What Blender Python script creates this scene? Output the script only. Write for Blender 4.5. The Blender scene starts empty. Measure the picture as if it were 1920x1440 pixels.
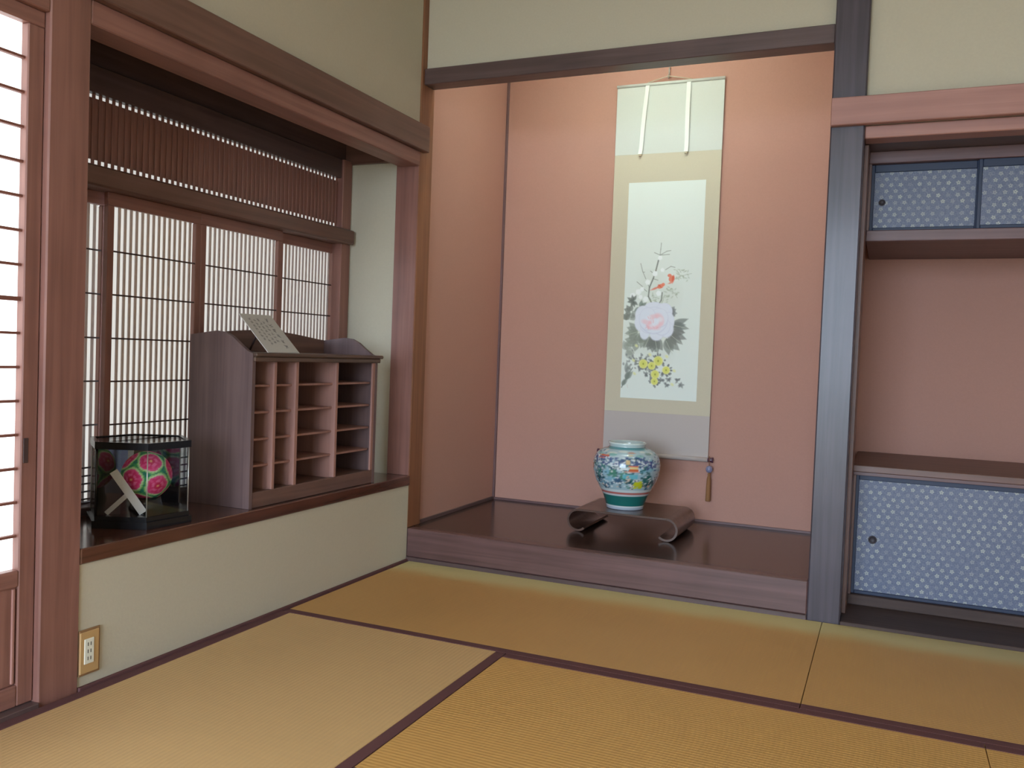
import bpy, bmesh, math, random
import numpy as np
from mathutils import Vector, Matrix

random.seed(7)
rng = np.random.default_rng(11)
scene = bpy.context.scene
COL = scene.collection

# ------------------------------------------------------------------ camera
cam_d = bpy.data.cameras.new('camera')
cam = bpy.data.objects.new('camera', cam_d)
COL.objects.link(cam)
cam.location = (1.99954, -3.46053, 0.96530)
cam.rotation_euler = tuple(math.radians(a) for a in (88.0713, -2.1571, 23.5095))
cam_d.sensor_width = 36.0
cam_d.lens = 1624.3 * 36.0 / 1920.0
cam_d.clip_start = 0.02
scene.camera = cam

# ------------------------------------------------------------------ world, exposure
w = bpy.data.worlds.new('world'); scene.world = w; w.use_nodes = True
bg = w.node_tree.nodes['Background']
bg.inputs[0].default_value = (0.73, 0.89, 1.10, 1)
bg.inputs[1].default_value = 16.3
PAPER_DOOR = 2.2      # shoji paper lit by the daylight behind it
PAPER_WINDOW = 0.62
LAMP = 72.0
pd = bpy.data.lights.new('garden_side_portal', 'AREA'); pd.shape = 'RECTANGLE'; pd.size = 2.35; pd.size_y = 2.5
pd.cycles.is_portal = True      # guides sampling of the daylight through the open garden side; gives no light itself
po = bpy.data.objects.new('garden_side_portal', pd); COL.objects.link(po)
po.location = (1.325, -6.40, 1.22); po.rotation_euler = (math.radians(90), 0, 0)
vs = scene.view_settings
vs.view_transform = 'Standard'
try: vs.look = 'None'
except Exception: pass
vs.gamma = 1.0
vs.exposure = 0.0
vs.use_curve_mapping = False
scene.cycles.max_bounces = 8
scene.cycles.diffuse_bounces = 5
scene.cycles.transparent_max_bounces = 12

def L(r, g, b):
    def f(c):
        c /= 255.0
        return c / 12.92 if c <= 0.04045 else ((c + 0.055) / 1.055) ** 2.4
    return (f(r), f(g), f(b))

# ------------------------------------------------------------------ materials
def new_mat(name):
    m = bpy.data.materials.new(name); m.use_nodes = True
    nt = m.node_tree
    return m, nt, nt.nodes, nt.links, nt.nodes['Principled BSDF']

def plain(name, c, rough=0.6, spec=0.5, noise=0.0, nscale=40, bump=0.0, coat=0.0, metal=0.0):
    m, nt, N, K, b = new_mat(name)
    b.inputs['Base Color'].default_value = (*c, 1)
    b.inputs['Roughness'].default_value = rough
    b.inputs['Specular IOR Level'].default_value = spec
    b.inputs['Coat Weight'].default_value = coat
    b.inputs['Metallic'].default_value = metal
    if noise or bump:
        tc = N.new('ShaderNodeTexCoord')
        n = N.new('ShaderNodeTexNoise'); n.inputs['Scale'].default_value = nscale
        n.inputs['Detail'].default_value = 6
        K.new(tc.outputs['Object'], n.inputs['Vector'])
        if noise:
            mx = N.new('ShaderNodeMix'); mx.data_type = 'RGBA'
            mx.inputs[6].default_value = (*[x * (1 - noise) for x in c], 1)
            mx.inputs[7].default_value = (*[min(1, x * (1 + noise)) for x in c], 1)
            K.new(n.outputs['Fac'], mx.inputs[0]); K.new(mx.outputs[2], b.inputs['Base Color'])
        if bump:
            bp = N.new('ShaderNodeBump'); bp.inputs['Strength'].default_value = bump
            bp.inputs['Distance'].default_value = 0.002
            K.new(n.outputs['Fac'], bp.inputs['Height']); K.new(bp.outputs[0], b.inputs['Normal'])
    return m

def wood(name, c1, c2, axis='z', rough=0.4, spec=0.5, scale=1.0, coat=0.0):
    m, nt, N, K, b = new_mat(name)
    tc = N.new('ShaderNodeTexCoord'); mp = N.new('ShaderNodeMapping')
    s = [42 * scale] * 3; s['xyz'.index(axis)] = 1.6 * scale
    mp.inputs['Scale'].default_value = s
    K.new(tc.outputs['Object'], mp.inputs['Vector'])
    n = N.new('ShaderNodeTexNoise'); n.inputs['Scale'].default_value = 1.0
    n.inputs['Detail'].default_value = 5; n.inputs['Distortion'].default_value = 0.6
    K.new(mp.outputs[0], n.inputs['Vector'])
    n2 = N.new('ShaderNodeTexNoise'); n2.inputs['Scale'].default_value = 5.0 * scale
    K.new(tc.outputs['Object'], n2.inputs['Vector'])
    ad = N.new('ShaderNodeMath'); ad.operation = 'ADD'
    mu = N.new('ShaderNodeMath'); mu.operation = 'MULTIPLY'; mu.inputs[1].default_value = 0.35
    K.new(n2.outputs['Fac'], mu.inputs[0]); K.new(n.outputs['Fac'], ad.inputs[0]); K.new(mu.outputs[0], ad.inputs[1])
    r = N.new('ShaderNodeValToRGB')
    r.color_ramp.elements[0].position = 0.45; r.color_ramp.elements[0].color = (*c1, 1)
    r.color_ramp.elements[1].position = 0.90; r.color_ramp.elements[1].color = (*c2, 1)
    K.new(ad.outputs[0], r.inputs[0]); K.new(r.outputs[0], b.inputs['Base Color'])
    b.inputs['Roughness'].default_value = rough
    b.inputs['Specular IOR Level'].default_value = spec
    b.inputs['Coat Weight'].default_value = coat
    b.inputs['Coat Roughness'].default_value = 0.12
    bp = N.new('ShaderNodeBump'); bp.inputs['Strength'].default_value = 0.08; bp.inputs['Distance'].default_value = 0.001
    K.new(n.outputs['Fac'], bp.inputs['Height']); K.new(bp.outputs[0], b.inputs['Normal'])
    return m

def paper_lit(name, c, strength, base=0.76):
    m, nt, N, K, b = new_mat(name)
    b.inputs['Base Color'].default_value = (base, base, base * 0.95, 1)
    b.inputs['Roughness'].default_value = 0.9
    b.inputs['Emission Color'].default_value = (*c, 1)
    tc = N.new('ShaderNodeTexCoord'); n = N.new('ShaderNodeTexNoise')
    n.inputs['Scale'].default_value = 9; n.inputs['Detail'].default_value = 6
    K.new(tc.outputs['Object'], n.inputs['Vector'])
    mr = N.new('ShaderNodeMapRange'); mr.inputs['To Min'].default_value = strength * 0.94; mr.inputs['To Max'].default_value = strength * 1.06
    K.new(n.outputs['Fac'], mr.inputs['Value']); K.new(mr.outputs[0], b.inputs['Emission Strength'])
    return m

def vcol_mat(name, rough=0.7, spec=0.4, coat=0.0):
    m, nt, N, K, b = new_mat(name)
    a = N.new('ShaderNodeAttribute'); a.attribute_name = 'paint'
    K.new(a.outputs['Color'], b.inputs['Base Color'])
    b.inputs['Roughness'].default_value = rough
    b.inputs['Specular IOR Level'].default_value = spec
    b.inputs['Coat Weight'].default_value = coat
    b.inputs['Coat Roughness'].default_value = 0.05
    return m

def tatami_mat(name, c, axis, fresh=False):
    m, nt, N, K, b = new_mat(name)
    tc = N.new('ShaderNodeTexCoord')
    sx = N.new('ShaderNodeSeparateXYZ'); K.new(tc.outputs['Object'], sx.inputs[0])
    across = sx.outputs['Y' if axis == 'x' else 'X']; along = sx.outputs['X' if axis == 'x' else 'Y']
    def wave(src, k):
        mm = N.new('ShaderNodeMath'); mm.operation = 'MULTIPLY'; mm.inputs[1].default_value = k
        K.new(src, mm.inputs[0])
        s = N.new('ShaderNodeMath'); s.operation = 'SINE'; K.new(mm.outputs[0], s.inputs[0]); return s.outputs[0]
    w1 = wave(across, 2 * math.pi / 0.0135); w2 = wave(along, 2 * math.pi / 0.0035)
    ab = N.new('ShaderNodeMath'); ab.operation = 'MULTIPLY_ADD'; K.new(w2, ab.inputs[0]); ab.inputs[1].default_value = 0.3; K.new(w1, ab.inputs[2])
    n = N.new('ShaderNodeTexNoise'); n.inputs['Scale'].default_value = 3.0; n.inputs['Detail'].default_value = 5
    K.new(tc.outputs['Object'], n.inputs['Vector'])
    mp = N.new('ShaderNodeMapping'); sc = [220, 220, 220]; sc[1 if axis == 'x' else 0] = 9
    mp.inputs['Scale'].default_value = sc; K.new(tc.outputs['Object'], mp.inputs['Vector'])
    n2 = N.new('ShaderNodeTexNoise'); n2.inputs['Scale'].default_value = 1; K.new(mp.outputs[0], n2.inputs['Vector'])
    def mix(fac, a, bb, clampmul=1.0):
        mx = N.new('ShaderNodeMix'); mx.data_type = 'RGBA'
        if isinstance(fac, float): mx.inputs[0].default_value = fac
        else: K.new(fac, mx.inputs[0])
        for i, v in ((6, a), (7, bb)):
            if isinstance(v, tuple): mx.inputs[i].default_value = (*v, 1)
            else: K.new(v, mx.inputs[i])
        return mx.outputs[2]
    base = mix(n.outputs['Fac'], tuple(x * 0.88 for x in c), tuple(min(1, x * 1.12) for x in c))
    base = mix(n2.outputs['Fac'], base, tuple(x * y for x, y in zip(c, (1.12, 1.12, 1.05))))
    rr = N.new('ShaderNodeMapRange'); rr.inputs['From Min'].default_value = -1; rr.inputs['To Max'].default_value = 0.09
    K.new(w1, rr.inputs['Value'])
    base = mix(rr.outputs[0], base, tuple(x * 0.55 for x in c))
    if fresh:     # unfaded strip of the mat beside the alcove
        geo = N.new('ShaderNodeNewGeometry'); sp = N.new('ShaderNodeSeparateXYZ'); K.new(geo.outputs['Position'], sp.inputs[0])
        no = N.new('ShaderNodeTexNoise'); no.inputs['Scale'].default_value = 5; K.new(tc.outputs['Object'], no.inputs['Vector'])
        a = N.new('ShaderNodeMath'); a.operation = 'MULTIPLY_ADD'; K.new(no.outputs['Fac'], a.inputs[0]); a.inputs[1].default_value = 0.07
        K.new(sp.outputs['Y'], a.inputs[2])
        fr = N.new('ShaderNodeMapRange'); fr.interpolation_type = 'SMOOTHSTEP'
        fr.inputs['From Min'].default_value = -0.20; fr.inputs['From Max'].default_value = -0.06
        K.new(a.outputs[0], fr.inputs['Value'])
        base = mix(fr.outputs[0], base, L(196, 180, 128))
    K.new(base, b.inputs['Base Color'])
    b.inputs['Roughness'].default_value = 0.55; b.inputs['Specular IOR Level'].default_value = 0.35
    bp = N.new('ShaderNodeBump'); bp.inputs['Strength'].default_value = 0.22; bp.inputs['Distance'].default_value = 0.0012
    K.new(ab.outputs[0], bp.inputs['Height']); K.new(bp.outputs[0], b.inputs['Normal'])
    return m

def flower_paper(name):
    """printed paper of the sliding cupboard doors: small pale blossoms in staggered rows on blue grey"""
    m, nt, N, K, b = new_mat(name)
    tc = N.new('ShaderNodeTexCoord'); sx = N.new('ShaderNodeSeparateXYZ'); K.new(tc.outputs['Object'], sx.inputs[0])
    def M(op, a, bb=None, c=None):
        n = N.new('ShaderNodeMath'); n.operation = op
        for i, v in enumerate((a, bb, c)):
            if v is None: continue
            if isinstance(v, (int, float)): n.inputs[i].default_value = v
            else: K.new(v, n.inputs[i])
        return n.outputs[0]
    ww, hh = 0.034, 0.0235
    v = M('DIVIDE', sx.outputs['Z'], hh); row = M('FLOOR', v)
    par = M('MULTIPLY', M('FLOORED_MODULO', row, 2), 0.5)
    u = M('ADD', M('DIVIDE', sx.outputs['X'], ww), par); colu = M('FLOOR', u)
    cell = N.new('ShaderNodeCombineXYZ'); K.new(colu, cell.inputs[0]); K.new(row, cell.inputs[1])
    wn = N.new('ShaderNodeTexWhiteNoise'); wn.noise_dimensions = '2D'; K.new(cell.outputs[0], wn.inputs['Vector'])
    fx = M('MULTIPLY', M('SUBTRACT', M('FRACT', u), 0.5), ww); fz = M('MULTIPLY', M('SUBTRACT', M('FRACT', v), 0.5), hh)
    r = M('SQRT', M('ADD', M('MULTIPLY', fx, fx), M('MULTIPLY', fz, fz)))
    th = M('ADD', M('ARCTAN2', fz, fx), M('MULTIPLY', wn.outputs['Value'], 6.28))
    pet = M('ADD', M('MULTIPLY', M('ABSOLUTE', M('COSINE', M('MULTIPLY', th, 2.5))), 0.0042), 0.0040)
    inside = N.new('ShaderNodeMapRange'); inside.inputs['From Min'].default_value = 0.0012; inside.inputs['From Max'].default_value = -0.0008
    K.new(M('SUBTRACT', r, pet), inside.inputs['Value'])
    core = M('GREATER_THAN', r, 0.0019)
    fl = M('MULTIPLY', M('MULTIPLY', inside.outputs[0], core), M('MULTIPLY_ADD', wn.outputs['Value'], 0.75, 0.2))
    # curling vines between the blossoms
    no = N.new('ShaderNodeTexNoise'); no.inputs['Scale'].default_value = 95; no.inputs['Detail'].default_value = 2; no.inputs['Distortion'].default_value = 2.2
    K.new(tc.outputs['Object'], no.inputs['Vector'])
    vine = N.new('ShaderNodeMapRange'); vine.inputs['From Min'].default_value = 0.05; vine.inputs['From Max'].default_value = 0.015
    K.new(M('ABSOLUTE', M('SUBTRACT', no.outputs['Fac'], 0.5)), vine.inputs['Value'])
    mx = N.new('ShaderNodeMix'); mx.data_type = 'RGBA'
    mx.inputs[6].default_value = (*L(90, 99, 124), 1); mx.inputs[7].default_value = (*L(122, 129, 146), 1)
    K.new(M('MULTIPLY', vine.outputs[0], 0.85), mx.inputs[0])
    m2 = N.new('ShaderNodeMix'); m2.data_type = 'RGBA'
    K.new(mx.outputs[2], m2.inputs[6]); m2.inputs[7].default_value = (*L(168, 173, 166), 1); K.new(fl, m2.inputs[0])
    K.new(m2.outputs[2], b.inputs['Base Color'])
    b.inputs['Roughness'].default_value = 0.5; b.inputs['Specular IOR Level'].default_value = 0.5
    return m

def glass_mat(name, tint=(0.97, 0.985, 0.985), refl=0.10):
    m, nt, N, K, b = new_mat(name)
    N.remove(b)
    t = N.new('ShaderNodeBsdfTransparent'); t.inputs[0].default_value = (*tint, 1)
    g = N.new('ShaderNodeBsdfGlossy'); g.inputs['Roughness'].default_value = 0.02
    lw = N.new('ShaderNodeLayerWeight'); lw.inputs['Blend'].default_value = 0.25
    ma = N.new('ShaderNodeMath'); ma.operation = 'MULTIPLY_ADD'; ma.inputs[1].default_value = 0.6; ma.inputs[2].default_value = refl * 0.4
    K.new(lw.outputs['Fresnel'], ma.inputs[0])
    mx = N.new('ShaderNodeMixShader'); K.new(ma.outputs[0], mx.inputs[0]); K.new(t.outputs[0], mx.inputs[1]); K.new(g.outputs[0], mx.inputs[2])
    K.new(mx.outputs[0], N['Material Output'].inputs['Surface'])
    return m

MT = {}
MT['plaster'] = plain('beige_plaster', L(188, 181, 161), 0.95, 0.2, noise=0.05, nscale=120, bump=0.15)
MT['red'] = plain('red_plaster', L(180, 138, 124), 0.95, 0.2, noise=0.05, nscale=150, bump=0.15)
for ax in 'xyz':
    MT['redwood_' + ax] = wood('red_stained_wood_' + ax, L(118, 80, 70), L(146, 102, 91), ax, 0.42)
    MT['brown_' + ax] = wood('brown_stained_wood_' + ax, L(92, 66, 56), L(116, 84, 74), ax, 0.42)
    MT['dark_' + ax] = wood('dark_stained_wood_' + ax, L(74, 58, 56), L(96, 76, 74), ax, 0.38)
    MT['pink_' + ax] = wood('pale_red_wood_' + ax, L(152, 108, 98), L(172, 126, 114), ax, 0.5)
    MT['purple_' + ax] = wood('purple_brown_wood_' + ax, L(92, 68, 68), L(116, 88, 88), ax, 0.45)
MT['dark_matte'] = wood('dark_floor_board_wood', L(64, 51, 47), L(82, 66, 61), 'x', 0.6, 0.3)
MT['tokobashira'] = wood('dark_polished_post_wood', L(58, 52, 58), L(80, 72, 80), 'z', 0.34, 0.4, coat=0.08)
MT['orangewood_z'] = wood('orange_brown_wood', L(118, 76, 50), L(142, 94, 64), 'z', 0.45)
MT['ledge'] = wood('polished_ledge_wood', L(66, 40, 32), L(94, 58, 46), 'y', 0.16, 0.5, coat=0.5)
MT['toko_floor'] = wood('polished_alcove_board', L(44, 31, 26), L(63, 44, 37), 'x', 0.22, 0.5, coat=0.25)
MT['toko_front'] = wood('alcove_front_board', L(82, 59, 56), L(108, 79, 76), 'x', 0.34, 0.5, coat=0.1)
MT['box'] = wood('worn_mauve_brown_wood', L(88, 68, 67), L(112, 90, 88), 'z', 0.5)
MT['box_x'] = wood('worn_brown_wood', L(92, 68, 60), L(122, 92, 82), 'y', 0.5)
MT['box_in'] = wood('pinkish_inner_wood', L(136, 98, 88), L(164, 122, 110), 'z', 0.6)
MT['box_top'] = wood('dark_brown_cabinet_top', L(72, 56, 48), L(100, 78, 66), 'y', 0.4)
MT['lattice'] = wood('lattice_wood', L(184, 170, 168), L(204, 190, 188), 'z', 0.55)
MT['cross'] = plain('dark_crossbar_wood', L(66, 48, 46), 0.6)
MT['heri'] = plain('purple_brown_cloth_border', L(98, 66, 66), 0.85, 0.2, noise=0.1, nscale=400, bump=0.3)
MT['tatami_a'] = tatami_mat('woven_rush_along_x', L(190, 148, 92), 'x', True)
MT['tatami_d'] = tatami_mat('woven_rush_golden', L(196, 152, 88), 'x')
MT['tatami_c'] = tatami_mat('woven_rush_pale', L(200, 166, 118), 'y')
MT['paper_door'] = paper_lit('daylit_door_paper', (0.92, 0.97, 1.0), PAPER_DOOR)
MT['paper_window'] = paper_lit('daylit_window_paper', (0.96, 0.98, 0.94), PAPER_WINDOW, 0.45)
MT['kumiko'] = plain('door_grid_wood', L(120, 74, 62), 0.6)
MT['flower'] = flower_paper('blossom_print_paper')
MT['blueframe'] = plain('dark_blue_lacquer', L(48, 58, 80), 0.5, 0.35)
MT['pull'] = plain('dark_metal_pull', L(56, 50, 54), 0.5, 0.4)
MT['black'] = plain('black_lacquer', (0.012, 0.012, 0.013), 0.2, 0.5)
MT['glass'] = glass_mat('case_glass')
MT['mirror'] = plain('mirror_pane', (0.42, 0.40, 0.40), 0.03, 0.5, metal=1.0)
MT['steel'] = plain('pale_metal', L(190, 188, 180), 0.3, 0.5, metal=0.7)
MT['white_cloth'] = plain('white_silk_ribbon', L(236, 240, 234), 0.8, 0.3)
MT['silk_grey'] = plain('pale_grey_silk', L(204, 209, 202), 0.8, 0.3, noise=0.03, nscale=300)
MT['silk_beige'] = plain('beige_silk', L(198, 191, 169), 0.8, 0.3, noise=0.04, nscale=300)
MT['silk_grey_dim'] = plain('dimmed_grey_silk', L(184, 175, 170), 0.8, 0.3, noise=0.03, nscale=300)  # same grey silk as the upper section, weaker light low down put into its colour
MT['plum'] = plain('plum_lacquer', L(78, 48, 66), 0.3)
MT['bead'] = plain('blue_grey_porcelain', L(126, 128, 156), 0.2)
MT['tassel'] = plain('ochre_silk_thread', L(140, 98, 60), 0.8, noise=0.2, nscale=300)
MT['stand'] = wood('dark_lacquered_stand_wood', L(64, 44, 36), L(92, 66, 56), 'x', 0.3, coat=0.3)
MT['standedge'] = plain('worn_stand_edge', L(128, 100, 88), 0.4)
MT['paint'] = vcol_mat('ink_and_colour_on_silk', 0.8, 0.3)
MT['porcelain'] = vcol_mat('painted_porcelain', 0.18, 0.5, 0.5)
MT['temari'] = vcol_mat('embroidered_thread', 0.75, 0.3)
MT['card'] = vcol_mat('ink_on_card', 0.75, 0.3)
MT['whitewood'] = plain('pale_bare_wood', L(214, 206, 200), 0.7)
MT['plate'] = plain('tan_switch_plate', L(186, 150, 100), 0.5)
MT['plateedge'] = plain('brown_plate_rim', L(138, 104, 70), 0.5)
MT['socket'] = plain('white_plastic', L(222, 222, 206), 0.4)
MT['slot'] = plain('dark_slot', (0.05, 0.05, 0.05), 0.6)
MT['ground'] = plain('garden_gravel', L(150, 150, 138), 0.95, 0.2, noise=0.2, nscale=8)
MT['ceil'] = wood('ceiling_boards', L(210, 200, 182), L(226, 216, 198), 'y', 0.6)
MT['fusuma'] = plain('plain_door_paper', L(236, 235, 228), 0.9, 0.2)

# ------------------------------------------------------------------ building helpers
WLOC = {}
def link(o, parent, loc):
    COL.objects.link(o)
    loc = Vector(loc)
    if parent is not None:
        o.parent = parent; o.location = loc - WLOC[parent.name]
    else:
        o.location = loc
    WLOC[o.name] = loc
    return o

def tag(o, label=None, cat=None, group=None, kind=None):
    if label: o['label'] = label
    if cat: o['category'] = cat
    if group: o['group'] = group
    if kind: o['kind'] = kind
    return o

def thing(name, loc, label, cat, group=None, kind=None):
    o = bpy.data.objects.new(name, None); o.empty_display_size = 0.05
    link(o, None, loc)
    return tag(o, label, cat, group, kind)

def mesh_obj(name, verts, faces, mat, parent=None, origin=None, smooth=False):
    """verts in world space; the object's origin is put at `origin` (default: centre)"""
    v = np.array(verts, dtype=float)
    if origin is None: origin = (v.min(0) + v.max(0)) / 2
    v = v - np.array(origin)
    me = bpy.data.meshes.new(name)
    me.from_pydata([tuple(p) for p in v], [], faces)
    me.materials.append(mat)
    if smooth:
        me.polygons.foreach_set('use_smooth', [True] * len(me.polygons))
    me.update()
    o = bpy.data.objects.new(name, me)
    return link(o, parent, origin)

BOXC = {}
def box_mesh(dx, dy, dz, mat, bevel, name):
    key = (round(dx, 5), round(dy, 5), round(dz, 5), mat.name, bevel)
    if key in BOXC: return BOXC[key]
    bm = bmesh.new(); bmesh.ops.create_cube(bm, size=1.0)
    for v in bm.verts: v.co = Vector((v.co.x * dx, v.co.y * dy, v.co.z * dz))
    bv = min(bevel, 0.3 * min(dx, dy, dz))
    if bv > 1e-5:
        bmesh.ops.bevel(bm, geom=bm.edges[:], offset=bv, segments=1, affect='EDGES')
    me = bpy.data.meshes.new(name); bm.to_mesh(me); bm.free(); me.materials.append(mat)
    BOXC[key] = me
    return me

def box(name, x0, x1, y0, y1, z0, z1, mat, parent=None, bevel=0.002):
    me = box_mesh(x1 - x0, y1 - y0, z1 - z0, MT[mat], bevel, name)
    return link(bpy.data.objects.new(name, me), parent, ((x0 + x1) / 2, (y0 + y1) / 2, (z0 + z1) / 2))

def struct(name, x0, x1, y0, y1, z0, z1, mat, label, bevel=0.003, cat=None):
    return tag(box(name, x0, x1, y0, y1, z0, z1, mat, None, bevel), label, cat, None, 'structure')

def tube(name, pts, r, mat, parent=None, n=10, closed_caps=True):
    pts = [Vector(p) for p in pts]
    rs = r if isinstance(r, (list, tuple)) else [r] * len(pts)
    V, F = [], []
    for i, p in enumerate(pts):
        d = (pts[min(i + 1, len(pts) - 1)] - pts[max(i - 1, 0)]).normalized()
        a = d.orthogonal().normalized() if i == 0 else (a - d * a.dot(d)).normalized()
        b = d.cross(a)
        for k in range(n):
            t = 2 * math.pi * k / n
            V.append(tuple(p + (a * math.cos(t) + b * math.sin(t)) * rs[i]))
    for i in range(len(pts) - 1):
        for k in range(n):
            F.append((i * n + k, i * n + (k + 1) % n, (i + 1) * n + (k + 1) % n, (i + 1) * n + k))
    F.append(tuple(range(n))[::-1]); F.append(tuple((len(pts) - 1) * n + k for k in range(n)))
    return mesh_obj(name, V, F, MT[mat], parent, None, True)

def prism(name, poly, axis, a0, a1, mat, parent=None):
    """extrude a 2-D outline along an axis; poly in the other two axes' order"""
    idx = {'x': (1, 2), 'y': (0, 2), 'z': (0, 1)}[axis]; ai = 'xyz'.index(axis)
    V = []
    for a in (a0, a1):
        for p in poly:
            c = [0, 0, 0]; c[ai] = a; c[idx[0]] = p[0]; c[idx[1]] = p[1]; V.append(c)
    n = len(poly)
    F = [tuple(range(n))[::-1], tuple(range(n, 2 * n))] + [(i, (i + 1) % n, n + (i + 1) % n, n + i) for i in range(n)]
    o = mesh_obj(name, V, F, MT[mat], parent)
    bm = bmesh.new(); bm.from_mesh(o.data); bmesh.ops.recalc_face_normals(bm, faces=bm.faces[:]); bm.to_mesh(o.data); bm.free()
    return o

def set_paint(me, cols):
    at = me.color_attributes.new('paint', 'FLOAT_COLOR', 'POINT')
    a = np.ones((len(cols), 4), dtype=np.float32); a[:, :3] = cols
    at.data.foreach_set('color', a.ravel())

# ---- a small painter: shapes are laid as pigment on a canvas that becomes the mesh's own colours
class Canvas:
    def __init__(s, wd, ht, c):
        s.w, s.h = wd, ht
        s.a = np.empty((ht, wd, 3)); s.a[:] = np.array(c)
    def lay(s, x0, x1, y0, y1, fn, c, alpha, soft=1.0):
        x0 = max(0, int(x0)); x1 = min(s.w, int(x1) + 2); y0 = max(0, int(y0)); y1 = min(s.h, int(y1) + 2)
        if x1 <= x0 or y1 <= y0: return
        X, Y = np.meshgrid(np.arange(x0, x1), np.arange(y0, y1))
        d = fn(X.astype(float), Y.astype(float))
        m = np.clip(0.5 - d / (2 * soft), 0, 1) * alpha
        s.a[y0:y1, x0:x1] = s.a[y0:y1, x0:x1] * (1 - m[..., None]) + np.array(c) * m[..., None]
    def ell(s, x, y, rx, ry, c, alpha=1, rot=0, soft=0.8):
        R = max(rx, ry) + 2; cr, sr = math.cos(rot), math.sin(rot)
        s.lay(x - R, x + R, y - R, y + R, lambda X, Y: (np.sqrt((((X - x) * cr + (Y - y) * sr) / rx) ** 2 + ((-(X - x) * sr + (Y - y) * cr) / ry) ** 2) - 1) * min(rx, ry), c, alpha, soft)
    def line(s, pts, wd, c, alpha=1, soft=0.7):
        for (x0, y0), (x1, y1) in zip(pts[:-1], pts[1:]):
            dx, dy = x1 - x0, y1 - y0; l2 = dx * dx + dy * dy + 1e-9
            def fn(X, Y):
                t = np.clip(((X - x0) * dx + (Y - y0) * dy) / l2, 0, 1)
                return np.hypot(X - x0 - t * dx, Y - y0 - t * dy) - wd / 2
            s.lay(min(x0, x1) - wd - 2, max(x0, x1) + wd + 2, min(y0, y1) - wd - 2, max(y0, y1) + wd + 2, fn, c, alpha, soft)
    def leaf(s, x0, y0, x1, y1, wd, c, alpha=1, soft=1.5):
        dx, dy = x1 - x0, y1 - y0; ln = math.hypot(dx, dy) + 1e-6
        def fn(X, Y):
            t = ((X - x0) * dx + (Y - y0) * dy) / ln ** 2; q = ((X - x0) * dy - (Y - y0) * dx) / ln
            prof = wd / 2 * np.sin(np.pi * np.clip(t, 0, 1) ** 0.8)
            return np.maximum(np.abs(q) - prof, (np.abs(t - 0.5) - 0.5) * ln)
        s.lay(min(x0, x1) - wd, max(x0, x1) + wd, min(y0, y1) - wd, max(y0, y1) + wd, fn, c, alpha, soft)
    def rect(s, x0, x1, y0, y1, c, alpha=1):
        s.lay(x0 - 1, x1 + 1, y0 - 1, y1 + 1, lambda X, Y: np.maximum(np.abs(X - (x0 + x1) / 2) - (x1 - x0) / 2, np.abs(Y - (y0 + y1) / 2) - (y1 - y0) / 2), c, alpha, 0.7)

def painted_sheet(name, tl, tr, bl, canvas, mat, parent):
    """flat sheet with the canvas as point colours (row 0 on top)"""
    tl, tr, bl = (np.array(p, dtype=float) for p in (tl, tr, bl))
    H, W_ = canvas.h, canvas.w
    gx = np.linspace(0, 1, W_); gy = np.linspace(0, 1, H)
    P = tl[None, None] + gx[None, :, None] * (tr - tl) + gy[:, None, None] * (bl - tl)
    P = P.reshape(-1, 3)
    i = np.arange(H - 1)[:, None] * W_ + np.arange(W_ - 1)[None]
    Fc = np.stack([i, i + W_, i + W_ + 1, i + 1], -1).reshape(-1, 4)
    o = mesh_obj(name, P, [tuple(f) for f in Fc.tolist()], MT[mat], parent)
    set_paint(o.data, canvas.a.reshape(-1, 3))
    return o

# ================================================================== THE SETTING
ZC = 2.75           # ceiling
W0, W1 = 1.757, 1.877   # alcove post
DT = 0.984; HT = 0.148  # alcove depth, platform height
XR, YB = 3.64, -6.37    # far right wall, wall behind the camera
XA = 3.10               # right end of the shelf alcove

# ---- floor with its mats
fl = struct('floor', -0.45, XR, YB - 0.1, 1.05, -0.12, -0.045, 'brown_y', 'floor of the room laid with straw mats edged in purple brown cloth')
HB = 0.036
def mat_piece(x0, x1, y0, y1, mk, borders, lab):
    g = 0.0012
    b_ = {k: (HB if k in borders else 0) for k in ('x0', 'x1', 'y0', 'y1')}
    t = box('tatami_mat', x0 + g, x1 - g, y0 + g, y1 - g, -0.045, -0.0015, mk, fl, 0.004)
    box('rush_cover', x0 + g + b_['x0'], x1 - g - b_['x1'], y0 + g + b_['y0'], y1 - g - b_['y1'], -0.004, 0.0, mk, t, 0.001)
    for k in borders:
        xx = {'x0': (x0 + g, x0 + HB), 'x1': (x1 - HB, x1 - g)}.get(k, (x0 + g, x1 - g))
        yy = {'y0': (y0 + g, y0 + HB), 'y1': (y1 - HB, y1 - g)}.get(k, (y0 + g, y1 - g))
        box('cloth_border', xx[0], xx[1], yy[0], yy[1], -0.004, 0.0006, 'heri', t, 0.0008)
    t['label'] = lab
mat_piece(0.018, 1.815, -0.91, -0.004, 'tatami_a', ['y0'], 'amber straw mat along the foot of the alcove platform')
mat_piece(1.815, XR, -0.91, -0.004, 'tatami_a', ['y0'], 'amber straw mat in front of the patterned cupboards')
mat_piece(0.012, 0.91, -2.73, -0.91, 'tatami_c', ['x0', 'x1'], 'pale straw mat along the low wall under the window ledge')
mat_piece(0.91, 2.275, -1.82, -0.91, 'tatami_d', ['y0', 'y1'], 'golden straw mat in the middle of the floor')
mat_piece(2.275, XR, -1.82, -0.91, 'tatami_d', ['y0', 'y1'], 'golden straw mat at the right edge of the floor')
mat_piece(0.91, XR, -2.73, -1.82, 'tatami_d', ['y0'], 'straw mat nearest to the viewer')
mat_piece(0.012, XR, -3.64, -2.73, 'tatami_d', ['y0'], 'straw mat behind the viewer')
mat_piece(0.012, XR, YB, -3.64, 'tatami_d', ['y1'], 'straw mat by the open garden side')

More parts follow.
